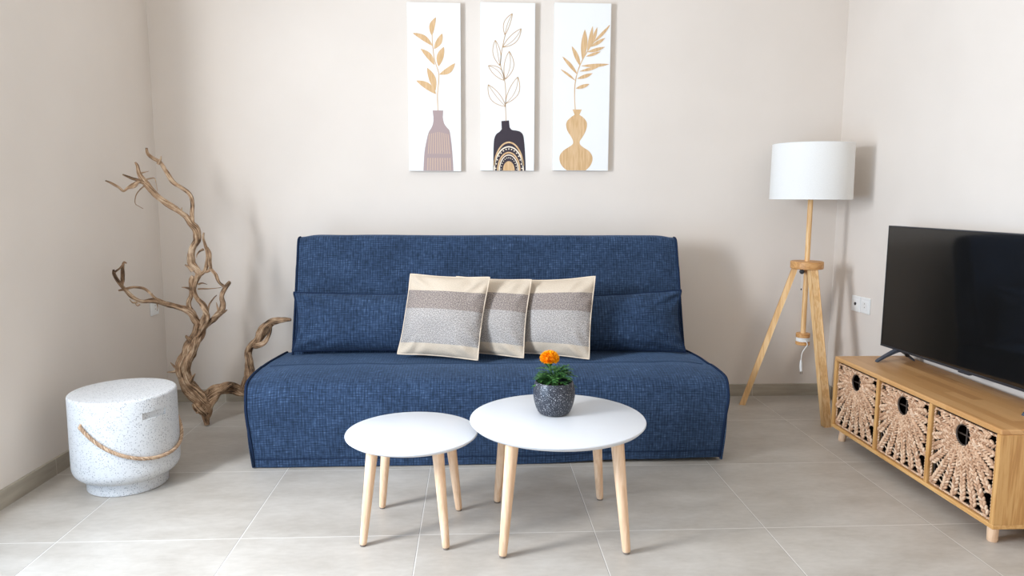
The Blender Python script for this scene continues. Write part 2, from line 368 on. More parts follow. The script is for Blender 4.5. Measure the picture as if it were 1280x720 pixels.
# ------------------------------------------------------------------ sofa
sofa = thing('sofa', 'wide armless blue fabric sofa bed against the back wall', 'sofa', (.07, 3.3, 0))
def smooth01(t): t = max(0, min(1, t)); return t*t*(3-2*t)
SXL, SXR = -.952, 1.092
prof_pts = catmull([(2.962, .004), (2.954, .10), (2.948, .20), (2.946, .28), (2.956, .336), (2.985, .368), (3.04, .383), (3.12, .391), (3.20, .389), (3.22, .387), (3.34, .385), (3.45, .378), (3.55, .372), (3.64, .365)], 5)
plen = [0]
for a, c in zip(prof_pts, prof_pts[1:]): plen.append(plen[-1]+math.dist(a, c))
def coverpt(u, k):
    y, z = prof_pts[k]; w = min(1, max(0, z/.36))
    x0 = SXL+.022*(1-w)+.002*math.sin(k*.4); x1 = SXR-.030*(1-w)+.002*math.sin(k*.5)
    x = x0+(x1-x0)*u
    e = min(u, 1-u)*(x1-x0); dz = -.014*math.exp(-(e/.09)**2)*min(1, z/.3)
    n1 = noise.noise(Vector((x*2.6, z*1.3+y, 3))); n2 = noise.noise(Vector((x*7, z*5+y*5, 9)))
    y2 = y+(.010*n1+.004*n2)*(1 if z < .35 else .3)*smooth01(z/.05+.3)
    z2 = z+dz+(.004*n1+.004*n2)*(1 if z > .33 else .0)
    if k < 8: z2 += (1-k/8)*(.016*smooth01((u-.55)/.45)+.005*n1)
    return Vector((x, y2, z2))
cv = MB(); NX = 90; NP = len(prof_pts); cv.uv = []
for i in range(NX+1):
    for k in range(NP):
        p = coverpt(i/NX, k); cv.v.append(p); cv.uv.append((p.x, plen[k]))
for i in range(NX):
    for k in range(NP-1): a = i*NP+k; cv.f.append([a, a+NP, a+NP+1, a+1])
# side drops
for u, side in ((0, -1), (1, 1)):
    NS = 8; o = len(cv.v)
    for k in range(NP):
        p = coverpt(u, k)
        for j in range(NS+1):
            t = j/NS; z = p.z*(1-t)+min(p.z, .014)*t
            x = p.x + side*(.006*math.sin(t*PI)) - side*.018*t*min(1, p.z/.36) + .004*noise.noise(Vector((p.y*5, z*4, side)))*t*(1-t)*4
            cv.v.append(Vector((x, p.y, z))); cv.uv.append((p.y+side*3, z))
    for k in range(NP-1):
        for j in range(NS): a = o+k*(NS+1)+j; cv.f.append([a, a+1, a+NS+2, a+NS+1])
seatc = cv.build('seat_cover', M['denim'], sofa, angle=60)
for u in (0, 1):
    MB().tube([coverpt(u, k)+Vector(((-1 if u == 0 else 1)*.002, -.001, .001)) for k in range(NP)], .0062, 8).build('piping', M['denim_pipe'], seatc)
hem = MB(); hem.tube([coverpt(i/60, 2)+Vector((0, -.0012, 0)) for i in range(61)], .0016, 6); hem.build('hem_stitching', M['denim_pipe'], seatc)
sm = MB(); sm.tube([coverpt(i/60, 44)+Vector((0, 0, .0005)) for i in range(1, 60)], .0042, 8); sm.build('seat_seam', M['denim'], seatc)
# hidden frame under the cover, resting on the floor
fr = MB(); fr.box((-.86, 3.08, .05), (1.0, 3.62, .32), .01)
for x in (-.8, .94):
    for y in (3.12, 3.58): fr.box((x-.025, y-.025, 0), (x+.025, y+.025, .05))
fr.build('base_frame', M['black'], sofa)
# backrest
BXL, BXR = -.886, 1.046
bprof = catmull([(3.505, .345), (3.54, .46), (3.58, .60), (3.618, .75), (3.65, .86), (3.664, .915), (3.68, .938), (3.715, .945), (3.76, .940), (3.785, .92), (3.79, .86), (3.76, .7), (3.72, .5), (3.68, .345)], 4)
bl = [0]
for a, c in zip(bprof, bprof[1:]): bl.append(bl[-1]+math.dist(a, c))
def backpt(u, k):
    y, z = bprof[k]; x = BXL-.010*(1-(z-.34)/.6)+(BXR-BXL+.028*(1-(z-.34)/.6))*u
    e = min(u, 1-u)*(BXR-BXL); c = math.exp(-(e/.05)**2)
    cy = 3.62+(z-.34)*.19; y2 = y+(cy-y)*.16*c; z2 = z-.012*c*(1 if z > .8 else 0)
    n1 = noise.noise(Vector((x*3, z*3, 31 if y < cy else 44)))
    return Vector((x, y2+.006*n1, z2+.003*n1))
bk = MB(); bk.uv = []; NB = len(bprof)
for i in range(NX+1):
    for k in range(NB): p = backpt(i/NX, k); bk.v.append(p); bk.uv.append((p.x+.3, bl[k]+2))
for i in range(NX):
    for k in range(NB-1): a = i*NB+k; bk.f.append([a, a+NB, a+NB+1, a+1])
for i in (0, NX):
    o = len(bk.v); half = NB//2
    for k in range(NB): p = backpt(i/NX, k); bk.v.append(p.copy()); bk.uv.append((p.y, p.z))
    for k in range(half-1): bk.f.append([o+k, o+k+1, o+NB-2-k, o+NB-1-k])
bk.f.append([i*NB for i in range(NX+1)]+[i*NB+NB-1 for i in range(NX, -1, -1)])
back = bk.build('backrest', M['denim'], sofa, angle=60)
for u in (0, 1):
    MB().tube([backpt(u, k)+Vector(((-1 if u == 0 else 1)*.001, -.002, .001)) for k in range(0, 30)], .0055, 8).build('piping', M['denim_pipe'], back)

# ------------------------------------------------------------------ cushions
def pillow(name, label, cat, TL, TR, BL, BR, T, mat, seam_mat, seed, pinch=.05, seam_r=.0035, uvs=(1, 1), group=None, puff=2.2, bflat=.5):
    TL, TR, BL, BR = [Vector(p) for p in (TL, TR, BL, BR)]
    ctr = (TL+TR+BL+BR)/4; base = (BL+BR)/2
    root = thing(name, label, cat, base, group)
    ex = ((TR-TL)+(BR-BL)).normalized(); ey = ((TL-BL)+(TR-BR)).normalized(); nz = ex.cross(ey).normalized()   # faces the room (-y)
    if nz.y > 0: nz = -nz
    N = 44; mb = MB(); mb.uv = []
    def P(u, v, side):
        a, b_ = 2*u-1, 2*v-1
        rc = 1-.012*(max(0, abs(a)+abs(b_)-1.6)/.4)**2; uu = .5+a*.5*(1-pinch*(1-b_*b_)*abs(a))*rc; vv = .5+b_*.5*(1-pinch*(1-a*a)*abs(b_))*rc
        p = BL*(1-uu)*(1-vv)+BR*uu*(1-vv)+TL*(1-uu)*vv+TR*uu*vv
        t = ((1-abs(a)**puff)*(1-abs(b_)**puff))**.66*T/2
        edge = max(abs(a), abs(b_))
        w = noise.noise(Vector((u*3.2+seed*7, v*3.2, side*4+seed)))*.010+noise.noise(Vector((u*9+seed*3, v*9, side*5)))*.004*edge
        # creases running in from the corners
        cr = math.sin((abs(a)-abs(b_))*13+seed+3*noise.noise(Vector((u*3, v*3, seed))))*.013*max(0, abs(a)+abs(b_)-.95)
        return p+nz*(side*(t*(1 if side > 0 else bflat)+(w+cr)*min(1, t/(T*.18))*(1 if side > 0 else .3))) + nz*noise.noise(Vector((u*2.5, v*2.5, seed*2)))*.008
    for side in (1, -1):
        o = len(mb.v)
        for i in range(N+1):
            for j in range(N+1): mb.v.append(P(i/N, j/N, side)); mb.uv.append((i/N*uvs[0]+(0 if uvs[0] == 1 else seed*1.3), j/N*uvs[1]))
        for i in range(N):
            for j in range(N): a = o+i*(N+1)+j; mb.f.append([a, a+N+1, a+N+2, a+1])
    cover = mb.build('cover', mat, root, angle=70)
    ring = [P(i/N, 0, 0) for i in range(N)]+[P(1, j/N, 0) for j in range(N)]+[P(1-i/N, 1, 0) for i in range(N)]+[P(0, 1-j/N, 0) for j in range(N)]
    MB().tube(ring, seam_r, 6, closed=True).build('seam', seam_mat, cover)
    return root
pillow('lumbar_cushion', 'long dark blue lumbar cushion at the driftwood end of the sofa', 'cushion', at(366, 365, 3.52), at(560, 366, 3.52), at(364, 439.5, 3.45), at(560, 440, 3.45), .155, M['denim'], M['denim_pipe'], 1, .075, .005, (.62, .3), 'blue lumbar cushions', 3.0, .3)
pillow('lumbar_cushion', 'long dark blue lumbar cushion at the floor lamp end of the sofa', 'cushion', at(668, 371, 3.52), at(852.5, 362, 3.50), at(668, 440, 3.45), at(858, 440, 3.45), .155, M['denim'], M['denim_pipe'], 2, .075, .005, (.64, .3), 'blue lumbar cushions', 3.0, .3)
G = 'banded cushions on the sofa'
pillow('throw_cushion', 'beige and grey banded cushion in front, overlapping the middle one', 'cushion', at(513, 342, 3.42), at(613, 346, 3.31), at(496, 443, 3.32), at(598, 451, 3.21), .15, M['cushion'], M['cushion_seam'], 3, .05, .0028, group=G)
pillow('throw_cushion', 'beige and grey banded cushion half hidden between two others', 'cushion', at(570, 345, 3.49), at(665, 349, 3.355), at(554, 440, 3.40), at(655, 448, 3.24), .15, M['cushion'], M['cushion_seam'], 4, .05, .0028, group=G)
pillow('throw_cushion', 'beige and grey banded cushion behind the marigold, nearest the floor lamp', 'cushion', at(648, 350, 3.46), at(745, 345, 3.34), at(634, 441, 3.37), at(737, 449.5, 3.23), .15, M['cushion'], M['cushion_seam'], 5, .05, .0028, group=G)

# ------------------------------------------------------------------ round tables
def round_table(label, cx, cy, zt, r, feet, tiltin, th, lr):
    t = thing('coffee_table', label, 'table', (cx, cy, 0), 'nesting round tables')
    MB().lathe([(0, zt-th), (r-.022, zt-th), (r-.010, zt-th+.004), (r-.001, zt-.007), (r, zt-.004), (r-.0015, zt-.001), (r-.004, zt), (0, zt)], (cx, cy, 0), 128).build('tabletop', M['white_lacquer'], t, angle=30)
    for fx, fy in feet:
        f = Vector((fx, fy, 0)); top = Vector((cx+(fx-cx)*tiltin, cy+(fy-cy)*tiltin, zt-th))
        d = top-f
        pts = [f+d*k for k in (.018, .03, .06, .3, .6, 1)]
        leg = MB().tube(pts, [lr*.60, lr*.68, lr*.70, lr*.82, lr*.94, lr*1.12], 24).build('leg', M['beech'], t)
        MB().tube([f, f+d*.02], [lr*.56, lr*.58], 20).build('foot_glide', M['glide'], leg)
round_table('smaller white round table with four pale wooden legs, lower of the pair', -.215, 2.395, .345, .226, [(-.369, 2.262), (-.342, 2.551), (-.094, 2.228), (-.058, 2.518)], .78, .018, .0178)
round_table('larger white round table with pale wooden legs under the marigold pot', .285, 2.385, .390, .302, [(.088, 2.166), (.083, 2.583), (.476, 2.590), (.490, 2.172)], .84, .020, .0195)

# ------------------------------------------------------------------ marigold in its pot
px_, py_, pz_ = .278, 2.435, .390
pot = thing('potted_marigold', 'orange marigold growing in a speckled charcoal pot on the larger table', 'potted plant', (px_, py_, pz_))
prof = catmull([(.045, 0), (.054, .006), (.064, .025), (.0715, .055), (.073, .08), (.0695, .103), (.0665, .114)], 5)
prof = [(0, 0)]+prof+[(.0645, .1165), (.0615, .1155), (.0605, .110), (.062, .092), (0, .09)]
MB().lathe(prof, (px_, py_, pz_), 64).build('pot', M['pot'], pot, angle=50)
so = MB(); so.lathe([(.0615, .0925), (.045, .097), (.02, .098), (0, .097)], (px_, py_, pz_), 32)
for v in so.v: v.z += .004*noise.noise(v*60)
so.build('soil', M['soil'], pot)
hx, hy, hz = at(687, 446, py_-.005)
MB().tube(catmull([(px_-.002, py_, pz_+.095), (px_-.006, py_+.004, pz_+.13), (hx+.003, hy, hz-.045), (hx, hy, hz-.012)], 5), [.0028]*15+[.0045], 8).build('stem', M['stem'], pot)
fl = MB()
for k in range(190):
    f = (k+.5)/190; ph = k*2.39996; th = math.acos(1-1.45*f)
    d = Vector((math.sin(th)*math.cos(ph), math.sin(th)*math.sin(ph), math.cos(th)))
    R = .0315+.002*random.random(); c = Vector((hx, hy, hz-.004))+Vector((d.x*R, d.y*R, d.z*R*.78))
    tn = d.orthogonal().normalized(); tn = (Matrix.Rotation(random.random()*6.28, 3, d) @ tn); bn = d.cross(tn)
    w = .0062+.002*random.random()
    inn = Vector((hx, hy, hz-.010))+d*.012
    vs = [inn-bn*.002, inn+bn*.002]; ring = []
    for q in range(5):
        s_ = (q/4-.5)*2; ring.append(c+bn*(w*s_)+d*(.0022*math.cos(q*PI))+tn*(.0032*(1-s_*s_)))
    vs += ring; fl.add(vs, [[0, 1, 6, 5, 4, 3, 2]]) if False else fl.add(vs, [[0, 2, 3], [0, 3, 4], [0, 4, 1], [1, 4, 5], [1, 5, 6]])
flower = fl.build('flower_head', M['petal'], pot, smooth=False)
core = MB(); core.lathe([(0, -.022), (.018, -.016), (.026, 0), (.02, .014), (0, .02)], (hx, hy, hz-.004), 20); core.build('flower_heart', M['petal'], flower)
cal = MB(); cal.lathe([(.003, -.034), (.008, -.028), (.013, -.018), (.015, -.012)], (hx, hy, hz), 16); cal.build('calyx', M['stem'], flower)
lf = MB()
def frond(p0, d0, L, droop):
    p = Vector(p0); d = Vector(d0).normalized(); n = 9; pts = [p.copy()]
    for i in range(n):
        p = p+d*(L/n); d = (d+Vector((0, 0, -droop/n))+Vector((random.uniform(-.08, .08),)*3)).normalized(); pts.append(p.copy())
    lf.tube(pts, [.0011*(1-.6*i/n) for i in range(n+1)], 5)
    side = Vector((0, 0, 1)).cross(d0).normalized()
    for i in range(2, n+1):
        for sg in (-1, 1):
            ll = (.017 if i < n else .014)*(1.1-.5*abs(i/n-.5))*random.uniform(.8, 1.2); tdir = (pts[i]-pts[i-1]).normalized()
            ld = (side*sg*.9+tdir*.75+Vector((0, 0, random.uniform(-.2, .35)))).normalized()
            if i == n and sg == 1: ld = tdir
            wv = ld.cross(Vector((0, 0, 1))).normalized()*ll*.22; a = pts[i]; m1 = a+ld*ll*.45+Vector((0, 0, .0012)); e = a+ld*ll
            lf.add([a, m1+wv, e, m1-wv, m1+Vector((0, 0, -.0006))], [[0, 1, 4], [1, 2, 4], [2, 3, 4], [3, 0, 4]])
for k in range(52):
    a = k*2.39996+random.uniform(-.3, .3); el = random.uniform(.05, 1.0)
    h = random.uniform(0, .055)
    frond((px_-.002+.006*math.cos(a), py_+.006*math.sin(a), pz_+.098+h), (math.cos(a)*math.cos(el), math.sin(a)*math.cos(el), math.sin(el)), random.uniform(.055, .088)*(1-.2*el), random.uniform(.5, 1.0))
lf.build('foliage', M['leaf'], pot, smooth=False)

# ------------------------------------------------------------------ terrazzo stool
sx, sy, sr, sz = -1.385, 2.832, .194, .383
stool = thing('stool', 'round pale speckled terrazzo stool with a hanging rope handle', 'stool', (sx, sy, 0))
body = MB()
pf = [(0, .048), (sr-.053, .048)]+[(sr-.053+.053*math.sin(t), .101-.053*math.cos(t)) for t in [k*PI/2/8 for k in range(1, 9)]]+[(sr, .2), (sr-.001, .3)]+[(sr-.009+.009*math.cos(t)-.001, sz-.009+.009*math.sin(t)) for t in [k*PI/2/5 for k in range(0, 6)]]+[(.12, sz), (0, sz)]
body.lathe(pf, (sx, sy, 0), 96)
bo = body.build('body', M['terrazzo'], stool, angle=35)
# recessed grip cut into the side
ang = math.radians(-32)
cut = MB(); e1 = Vector((math.cos(ang), math.sin(ang), 0)); e2 = Vector((-e1.y, e1.x, 0)); cc = Vector((sx, sy, .314))+e1*(sr+.018)
cut.add([cc+e1*(a*.03)+e2*(b_*.048)+Vector((0, 0, c*.013)) for a in (-1, 1) for b_ in (-1, 1) for c in (-1, 1)], [[0, 1, 3, 2], [4, 6, 7, 5], [0, 4, 5, 1], [2, 3, 7, 6], [0, 2, 6, 4], [1, 5, 7, 3]])
co = cut.build('grip_cutter', M['terrazzo'], None, smooth=False)
md = bo.modifiers.new('grip', 'BOOLEAN'); md.operation = 'DIFFERENCE'; md.object = co; md.solver = 'EXACT'
bpy.context.view_layer.update()
dg = bpy.context.evaluated_depsgraph_get(); nm = bpy.data.meshes.new_from_object(bo.evaluated_get(dg)); bo.modifiers.clear(); bo.data = nm
nm.polygons.foreach_set('use_smooth', [True]*len(nm.polygons)); nm.set_sharp_from_angle(angle=math.radians(35))
bpy.data.objects.remove(co)
MB().lathe([(0, 0), (.142, 0), (.146, .004), (.146, .05), (0, .05)], (sx, sy, 0), 96).build('plinth', M['terrazzo'], stool, angle=35)
rp = []
for k in range(0, 91):
    f = k/90; a = math.radians(-113+176*f)
    z = .300-.150*(1-abs(2*f-1)**2.1)-.02*f*(1-f)
    rp.append(Vector((sx+(sr+.0075)*math.cos(a), sy+(sr+.0075)*math.sin(a), z)))
for e in (0, -1):
    rp[e] = rp[e]-Vector((rp[e].x-sx, rp[e].y-sy, 0)).normalized()*.014
dense = [Vector(p) for p in catmull(rp, 4)]; ro = MB(); nD = len(dense)
for s3 in range(3):
    pts = []
    for i, p in enumerate(dense):
        t = (dense[min(i+1, nD-1)]-dense[max(i-1, 0)]).normalized(); out = Vector((p.x-sx, p.y-sy, 0)).normalized(); bn = t.cross(out)
        a = i*.42+s3*2*PI/3; pts.append(p+(out*math.cos(a)+bn*math.sin(a))*.0033)
    ro.tube(pts, .0040, 6)
ro.build('rope_handle', M['rope'], stool)

# ------------------------------------------------------------------ driftwood
drift = thing('driftwood_branch', 'large bare twisted driftwood branch standing in the corner behind the stool', 'driftwood', (-1.34, 3.55, 0))
def limb(name, pts, n=14, per=7, parent=drift, rough=.22, seed=0, mb=None):
    """pts: (px, py, depth, radius in metres)"""
    q = catmull([tuple(at(a, b_, d))+(r,) for a, b_, d, r in pts], per)
    def fn(a, s, p):
        tw = a+s*5+seed
        return 1+rough*(.55*math.sin(2*tw+noise.noise(p*8)*4)+.35*math.sin(5*tw+3*noise.noise(p*14)))+rough*1.5*noise.noise(p*16+Vector((math.cos(a), math.sin(a), seed)))
    w = []
    for i, p in enumerate(q):
        v = Vector(p[:3]); j = p[3]*.35
        w.append(v+Vector((noise.noise(v*22), noise.noise(v*22+Vector((5, 0, 0))), noise.noise(v*22+Vector((0, 9, 0)))))*j)
    m_ = mb or MB(); m_.tube(w, [max(.0012, p[3]) for p in q], n, fn=fn)
    if m_.uv is None: m_.uv = []
    dl = seed
    for i in range(len(w)):
        if i: dl += (w[i]-w[i-1]).length
        for k in range(n): m_.uv.append((abs(2*k/n-1)*max(.008, q[i][3])*3.1+dl*.12, dl))
    if mb is None: return m_.build(name, M['drift'], parent, angle=75)
tk = MB()
limb('trunk', [(259, 531, 3.545, .012), (258, 524, 3.55, .016), (256, 514, 3.56, .022), (252, 501, 3.57, .034), (240, 488, 3.57, .034), (231, 473, 3.56, .030), (228, 460, 3.55, .032), (233, 446, 3.55, .031), (241, 430, 3.55, .029), (249, 416, 3.55, .027), (252, 404, 3.55, .020)], 20, 8, mb=tk, rough=.3, seed=1)
limb('trunk', [(262, 508, 3.54, .012), (250, 493, 3.54, .018), (236, 476, 3.53, .018), (233, 458, 3.52, .017), (241, 440, 3.52, .015), (247, 424, 3.52, .014), (255, 409, 3.53, .010)], 12, 8, mb=tk, rough=.3, seed=2.2)
limb('trunk', [(246, 503, 3.58, .012), (232, 487, 3.56, .013), (224, 468, 3.55, .012), (226, 452, 3.54, .013), (235, 436, 3.54, .013), (244, 418, 3.53, .013), (247, 404, 3.53, .010)], 12, 8, mb=tk, rough=.3, seed=3.6)
trunk = tk.build('trunk', M['drift'], drift, angle=75)
def B(pts, **k): return limb('branch', pts, **k)
B([(252, 409, 3.55, .019), (257, 393, 3.54, .013), (255, 382, 3.53, .012), (246, 371, 3.52, .012), (242, 357, 3.51, .013), (249, 344, 3.50, .015), (246, 337, 3.50, .016), (238.5, 328, 3.49, .016), (241, 312, 3.48, .017), (247, 299, 3.47, .016), (242, 283, 3.46, .015), (226, 265, 3.44, .013), (208, 254, 3.42, .012), (194, 243, 3.40, .012), (182, 229, 3.38, .013), (175, 219, 3.36, .009), (172, 208, 3.35, .007), (169, 203, 3.35, .004)], seed=4)
B([(241, 281, 3.46, .011), (240, 268, 3.47, .009), (241, 254, 3.49, .0085), (236, 242, 3.50, .009), (226, 234, 3.50, .009), (216, 227, 3.51, .010), (207, 213, 3.51, .009), (200, 203, 3.51, .0085), (191, 198, 3.50, .008), (184.5, 192, 3.49, .0075), (183, 185, 3.49, .005)], seed=5, rough=.15)
B([(250, 409, 3.55, .019), (243, 398, 3.53, .017), (233, 387, 3.51, .015), (220, 383, 3.49, .013), (206, 379, 3.46, .012), (196, 376, 3.44, .013), (186, 376, 3.42, .011), (175, 376, 3.40, .009), (163, 369, 3.38, .009), (154, 359, 3.36, .008), (147, 350, 3.34, .008), (143, 343, 3.33, .007), (142, 337, 3.33, .004)], seed=6)
B([(245, 404, 3.54, .012), (240, 392, 3.53, .014), (236, 380, 3.52, .010), (239, 370, 3.51, .008), (239, 360, 3.505, .010), (238, 351, 3.50, .009), (241, 345, 3.50, .007)], seed=7, rough=.3)
B([(253, 411, 3.53, .016), (262, 403, 3.51, .016), (270, 395, 3.49, .014), (277, 387, 3.47, .013), (278.5, 380, 3.46, .012), (277, 371, 3.45, .010), (281, 361, 3.44, .010), (286, 354, 3.44, .009), (287.5, 352, 3.44, .005)], seed=8)
B([(247, 420, 3.51, .010), (255, 407, 3.49, .010), (260, 396, 3.48, .011), (254, 384, 3.48, .011), (248, 375, 3.49, .010)], seed=8.5)
B([(249, 344, 3.49, .009), (256, 338, 3.47, .008), (259, 325, 3.46, .007), (259, 314, 3.45, .007), (256, 304, 3.45, .006), (254, 297, 3.44, .006), (255, 291, 3.44, .004)], seed=9)
B([(257, 340, 3.46, .006), (263, 336, 3.46, .008), (262, 325, 3.45, .007), (262.5, 316, 3.45, .006), (259, 309, 3.44, .006)], seed=10)
B([(263, 336, 3.46, .008), (270, 344, 3.45, .008), (274, 353, 3.44, .007), (281, 359, 3.44, .009)], seed=11)
B([(210, 382, 3.46, .006), (196, 374, 3.43, .006), (188, 367, 3.41, .005), (180, 361, 3.40, .0055), (168, 359, 3.38, .005), (157, 361, 3.37, .006), (148, 363, 3.36, .003)], seed=12)
B([(152, 357, 3.36, .006), (154, 346, 3.35, .009), (153, 336, 3.34, .008), (154, 328, 3.34, .005), (158, 329, 3.33, .002)], seed=13, rough=.35)
B([(143, 341, 3.33, .005), (149, 336, 3.33, .004), (153, 331, 3.33, .004)], seed=14)
# fan of thin ends at the upper left
B([(182, 229, 3.38, .011), (174, 227, 3.36, .009), (167, 232, 3.34, .011), (160, 235, 3.33, .006), (154.5, 239, 3.32, .005), (148, 234, 3.31, .005), (139, 229, 3.30, .0055), (132, 226, 3.30, .004)], seed=15, rough=.35)
B([(177, 226, 3.36, .007), (167, 224, 3.35, .006), (160, 221, 3.34, .005), (153, 218, 3.33, .003)], seed=16)
# root running behind the sofa and the limb rising from it
RX = [(250, 506, 3.56, .024), (262, 494, 3.57, .030), (272, 487, 3.59, .031), (286, 485, 3.62, .027), (300, 487, 3.66, .026), (314, 490, 3.70, .024), (328, 493, 3.74, .016)]
B(RX, n=18, rough=.3, seed=17)
B([(258, 514, 3.55, .014), (268, 500, 3.55, .014), (276, 490, 3.57, .012), (290, 481, 3.60, .010)], rough=.3, seed=17.7)
B([(303, 487, 3.66, .017), (309, 474, 3.66, .022), (311, 458, 3.66, .021), (310, 442, 3.66, .018), (315, 430, 3.65, .019), (325, 420, 3.65, .021), (333, 408, 3.65, .021), (343, 401, 3.64, .015), (354, 400, 3.63, .013), (364, 400, 3.63, .008)], n=18, rough=.32, seed=18)
B([(313, 432, 3.64, .008), (322, 432, 3.62, .011), (332, 427, 3.62, .011), (337, 416, 3.62, .009), (338, 406, 3.63, .007)], rough=.3, seed=19)
B([(304, 485, 3.65, .008), (314, 472, 3.64, .010), (315, 458, 3.64, .010), (312, 440, 3.64, .008)], rough=.35, seed=20)
def T(pts, r=.003):
    n = len(pts); return limb('twig', [(a, b_, d, r*(1-.75*i/(n-1))) for i, (a, b_, d) in enumerate(pts)], n=8, per=6, rough=.15, seed=pts[0][0])
T([(183, 224, 3.37), (188, 223, 3.36), (193, 223, 3.36), (195, 229, 3.36), (197, 239, 3.36)], .0035)
T([(184, 231, 3.38), (176, 236, 3.37), (170, 244, 3.36), (169, 254, 3.36), (174, 258, 3.36), (179, 261, 3.36)], .003)
T([(177, 216, 3.36), (182, 215, 3.35), (186, 214, 3.35)], .004)
T([(174, 214, 3.355), (173, 208, 3.35), (172, 206, 3.35)], .005)
T([(198, 205, 3.50), (201, 199, 3.49), (201.5, 195, 3.49)], .007)
T([(197, 203, 3.505), (196, 199, 3.50)], .005)
T([(227, 266, 3.44), (227, 262, 3.43), (227.5, 259, 3.43)], .006)
T([(241, 338, 3.49), (236, 334, 3.48), (231, 331, 3.48)], .010)
T([(240, 362, 3.51), (234, 360, 3.50), (227, 359, 3.50)], .007)
T([(248, 361, 3.50), (258, 361, 3.48), (268, 360.5, 3.46), (277, 359.5, 3.45)], .0045)
T([(248, 355, 3.50), (253, 354, 3.49), (259, 355.5, 3.49)], .005)
T([(254.5, 312, 3.45), (250, 314, 3.45), (246.5, 318, 3.45), (245.5, 322, 3.45)], .006)
T([(261, 400, 3.50), (260, 390, 3.50), (262, 380, 3.50), (267, 373, 3.50), (271, 369, 3.50)], .006)
T([(274, 391, 3.475), (272, 384, 3.47), (270.5, 378, 3.47)], .007)
T([(275, 391, 3.47), (280, 390, 3.46), (284, 387, 3.46)], .009)
T([(172, 378, 3.39), (166, 378, 3.38), (162, 374, 3.38)], .006)
T([(175, 380, 3.395), (172, 382, 3.39), (169, 379, 3.39)], .006)
T([(196, 378, 3.43), (197, 383, 3.43), (196.5, 389, 3.43)], .004)
T([(190, 369, 3.41), (190, 366, 3.41)], .006)
T([(224, 463, 3.53), (217, 465, 3.52), (209, 465, 3.52)], .010)
T([(223, 463, 3.53), (217, 457, 3.52), (213, 453, 3.52)], .008)
T([(238, 425, 3.53), (233, 421, 3.52), (233, 419, 3.52)], .012)
T([(238, 476, 3.52), (241, 471, 3.51), (244, 467, 3.51)], .011)
T([(251, 505, 3.54), (247, 515, 3.54), (245, 516, 3.54)], .008)
T([(262, 505, 3.55), (262, 517, 3.55), (259, 526, 3.545)], .016)
T([(258, 492, 3.56), (260, 489, 3.56), (261, 486, 3.56)], .010)

# ------------------------------------------------------------------ floor lamp
lx, ly = 1.758, 3.695
lamp = thing('floor_lamp', 'wooden tripod floor lamp with a white drum shade in the corner', 'floor lamp', (lx, ly, 0))
sh = MB(); z0, z1, r0, r1 = 1.137, 1.417, .203, .200
sh.lathe([(r0, z0), (r1, z1), (r1-.002, z1), (r0-.002, z0), (r0, z0)], (lx-.002, ly, 0), 96)
sh.f = [f for f in sh.f if len(f) == 4]
shade = sh.build('lamp_shade', M['shade'], lamp, angle=40)
for z, r in ((z0, r0), (z1, r1)):
    MB().tube([(lx-.002+(r-.001)*math.cos(a*2*PI/72), ly+(r-.001)*math.sin(a*2*PI/72), z) for a in range(72)], .0022, 6, closed=True).build('shade_ring', M['white_plastic'], shade)
sp_ = MB()
for k in range(3):
    a = k*2*PI/3+.4; sp_.tube([(lx, ly, 1.20), (lx+r0*.99*math.cos(a), ly+r0*.99*math.sin(a), z0+.012)], .002, 6)
sp_.lathe([(.018, 1.19), (.018, 1.215)], (lx, ly, 0), 20)
sp_.build('shade_spider', M['white_plastic'], shade)
bu = MB(); bu.lathe([(.014, 1.205), (.016, 1.24), (.012, 1.25), (.022, 1.275), (.029, 1.30), (.027, 1.325), (.015, 1.34), (0, 1.343)], (lx, ly, 0), 24); bu.build('bulb', M['white_plastic'], lamp)
MB().lathe([(0, .425), (.0130, .425), (.0130, 1.20), (0, 1.20)], (lx, ly, 0), 24).build('pole', M['lampwood'], lamp)
MB().lathe([(0, .772), (.080, .772), (.083, .775), (.083, .808), (.080, .811), (0, .811)], (lx, ly, 0), 64).build('tripod_disc', M['lampdisc'], lamp, angle=30)
feet = [(1.493, 3.818), (1.772, 3.414), (1.982, 3.852)]
for fx, fy in feet:
    f = Vector((fx, fy, 0)); d = Vector((fx-lx, fy-ly, 0)).normalized(); top = Vector((lx, ly, .773))+d*.058
    ax = (top-f); ax_n = ax.normalized(); w = Vector((-d.y, d.x, 0)); n = w.cross(ax_n)
    bm = bmesh.new(); bmesh.ops.create_cube(bm, size=1)
    for v in bm.verts:
        k = v.co.z+.5; base = f+ax*k; hw, ht = .0195, .0165
        p = base+w*(v.co.x*2*hw)+n*(v.co.y*2*ht)
        p.z = 0.0 if k < .5 else .773
        v.co = p
    bmesh.ops.bevel(bm, geom=bm.edges[:], offset=.0025, segments=2, profile=.5, affect='EDGES')
    mb = MB(); mb.frombm(bm); mb.boxy = True; mb.build('leg', M['lampwood'], lamp)
kx, ky, kz = at(1002, 339.5, ly-.035)
MB().tube([(kx+.012, ky+.035, kz+.002), (kx, ky, kz), (kx-.002, ky-.006, kz)], [.006, .006, .006], 12).add([], []).build('knob_shaft', M['black'], lamp)
kn = MB(); kn.tube([(kx+.002, ky+.004, kz), (kx, ky-.001, kz), (kx-.003, ky-.012, kz), (kx-.004, ky-.014, kz)], [.010, .012, .012, .009], 16); kn.build('knob', M['black'], lamp)
bob = MB(); bob.lathe([(0, .402), (.034, .402), (.036, .404), (.036, .423), (.034, .425), (0, .425)], (lx, ly, 0), 40)
bobo = bob.build('cord_winder', M['lampdisc'], lamp, angle=30)
